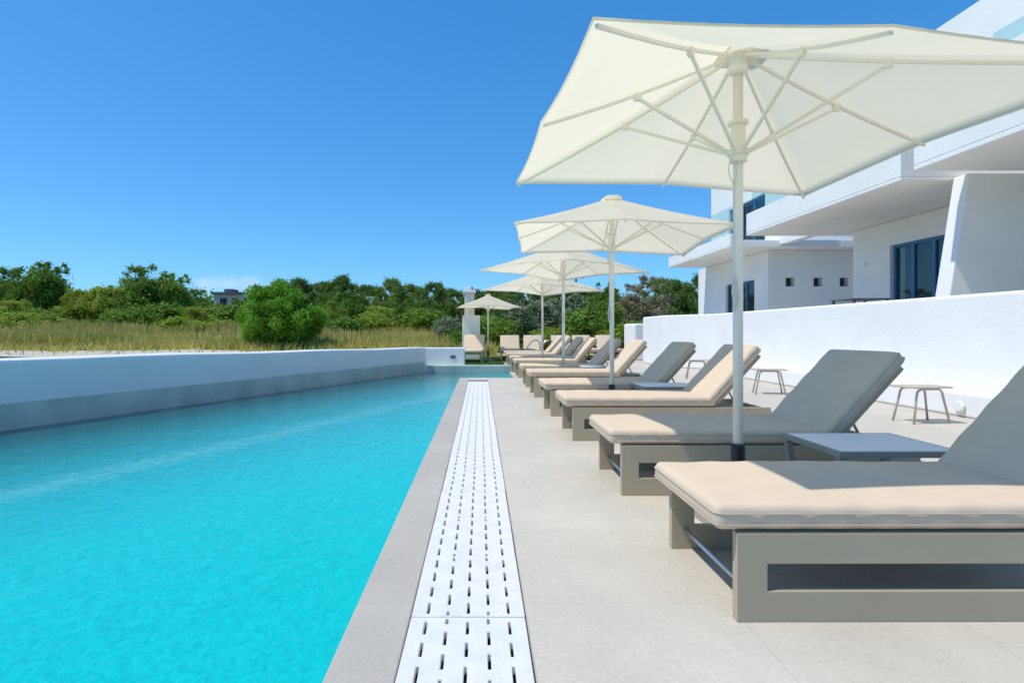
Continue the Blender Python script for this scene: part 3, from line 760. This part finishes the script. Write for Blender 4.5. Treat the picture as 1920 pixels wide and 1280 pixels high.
x=rng.uniform(-2.5,.78,n); d=rng.uniform(16.35,24,n); z=np.full(n,.028); h=.03+.04*rng.random(n); w=.006+0*x; a=rng.random(n)*6.28
b0=np.stack([x-np.cos(a)*w,d-np.sin(a)*w,z],1); b1=np.stack([x+np.cos(a)*w,d+np.sin(a)*w,z],1); tp=np.stack([x,d,z+h],1); md=(b1+tp)/2
me=quads_mesh('lawn_blades',np.stack([b0,b1,md,tp],1),'grassb'); o=bpy.data.objects.new('lawn_blades',me); COL.objects.link(o); o['kind']='stuff'; o['label']='short green lawn grass at the pool end'; o['category']='grass'

fx=[(x+random.uniform(-.4,.4),37+(-x-8)*.12) for x in np.arange(-38,-7,3.1)]
root=empty('wire_fence',(-20,38,0),category='fence',label='thin wire fence with weathered wooden posts in the meadow')
tops=[]
for x,y in fx:
    z=gz(x,y); mb=MB().tube([(x,y,z-.1),(x+random.uniform(-.06,.06),y,z+random.uniform(1.2,1.5))],[.04,.03],8); tops.append((x,y,z))
    mk('post',loc_mb(mb,root),'wood',root)
mb=MB()
for hh in(.5,1.0,1.15): mb.tube([(x,y-.05,z+hh) for x,y,z in tops],.006,5)
mk('wire',loc_mb(mb,root),'wood',root)

hx=-35.5
root=empty('distant_house',(hx+2.5,78,1.0),category='house',label='small pale house with flat roof among the trees')
mk('wall',MB().box(-2.6,2.6,-2,3,0,5.1),'housewall',root)
mk('roof',MB().box(-2.9,1.2,-2.4,3.3,5.102,5.4).box(-1.7,-.6,-1,1,5.402,5.9),'roof',root)
for x in(-1.8,-.2,1.4): mk('window',MB().box(x,x+.9,-2.03,-2.002,3.4,4.6),'dark',root)
for px,d,h in((1055,58,7.0),(1080,50,5.6),(885,62,5.0)):
    x=(px-901)*d/1067
    root=empty('utility_pole',(x,d,gz(x,d)),category='utility pole',group='utility poles beyond the lawn',label='weathered wooden utility pole beyond the lawn')
    mk('shaft',MB().tube([(0,0,-.2),(0,0,h)],[.13,.09],8),'wood',root)
    mk('cross_arm',MB().box(-.7,.7,-.16,-.1,h-.5,h-.38),'wood',root)

# ------------------------------------------------------------------ light, sky, camera
el=62; az=Vector((1,.25,0)).normalized()
v=Vector((az.x*math.cos(R(el)),az.y*math.cos(R(el)),-math.sin(R(el))))
sl=bpy.data.lights.new('sun','SUN'); sl.energy=3.7; sl.angle=R(.8); sl.color=(1,.945,.85)
so=bpy.data.objects.new('sun',sl); so.rotation_euler=v.to_track_quat('-Z','Y').to_euler(); COL.objects.link(so)
wd=bpy.data.worlds.new('World'); scene.world=wd; wd.use_nodes=True; nt=wd.node_tree
bg=nt.nodes['Background']; sk=nt.nodes.new('ShaderNodeTexSky'); sk.sky_type='NISHITA'; sk.sun_disc=False
sk.sun_elevation=R(el); sk.sun_rotation=math.atan2(-az.x,-az.y)%(2*math.pi); sk.air_density=1.0; sk.dust_density=.2; sk.ozone_density=1.5; sk.altitude=0
vm=nt.nodes.new('ShaderNodeVectorMath'); vm.operation='MULTIPLY'; vm.inputs[1].default_value=(.42,.70,.90)
nt.links.new(sk.outputs[0],vm.inputs[0])
va=nt.nodes.new('ShaderNodeVectorMath'); va.operation='ADD'; va.inputs[1].default_value=(-.10,.62,2.0)
nt.links.new(vm.outputs[0],va.inputs[0])
vx=nt.nodes.new('ShaderNodeVectorMath'); vx.operation='MAXIMUM'; vx.inputs[1].default_value=(.1,.1,.1); nt.links.new(va.outputs[0],vx.inputs[0]); va=vx
tc=nt.nodes.new('ShaderNodeTexCoord')
s1=nt.nodes.new('ShaderNodeVectorMath'); s1.operation='SUBTRACT'; s1.inputs[1].default_value=Vector((-.441,1,.085)).normalized()
nt.links.new(tc.outputs['Generated'],s1.inputs[0])
s2=nt.nodes.new('ShaderNodeVectorMath'); s2.operation='MULTIPLY'; s2.inputs[1].default_value=(18,18,60); nt.links.new(s1.outputs[0],s2.inputs[0])
ln=nt.nodes.new('ShaderNodeVectorMath'); ln.operation='LENGTH'; nt.links.new(s2.outputs[0],ln.inputs[0])
cn=nt.nodes.new('ShaderNodeTexNoise'); cn.inputs['Scale'].default_value=40; cn.inputs['Detail'].default_value=5; nt.links.new(tc.outputs['Generated'],cn.inputs['Vector'])
cm=nt.nodes.new('ShaderNodeMath'); cm.operation='MULTIPLY_ADD'; cm.inputs[1].default_value=2.0; nt.links.new(cn.outputs[0],cm.inputs[0]); nt.links.new(ln.outputs['Value'],cm.inputs[2])
cr=nt.nodes.new('ShaderNodeMapRange'); cr.inputs[1].default_value=1.2; cr.inputs[2].default_value=2.1; cr.inputs[3].default_value=.5; cr.inputs[4].default_value=0
nt.links.new(cm.outputs[0],cr.inputs[0])
mx=nt.nodes.new('ShaderNodeMix'); mx.data_type='RGBA'; mx.inputs[7].default_value=(5.6,6.2,7.0,1)
nt.links.new(cr.outputs[0],mx.inputs[0]); nt.links.new(va.outputs[0],mx.inputs[6])
nt.links.new(mx.outputs[2],bg.inputs[0]); bg.inputs[1].default_value=.135
cam=bpy.data.cameras.new('camera'); co=bpy.data.objects.new('camera',cam); COL.objects.link(co)
co.location=(0,0,1.1); co.rotation_euler=(R(90),0,0); cam.lens=20; cam.sensor_width=36; cam.shift_x=59/1920; cam.shift_y=-18/1920; cam.clip_end=3000; cam.clip_start=.05
scene.camera=co
scene.view_settings.view_transform='Standard'; scene.view_settings.look='None'; scene.view_settings.exposure=0
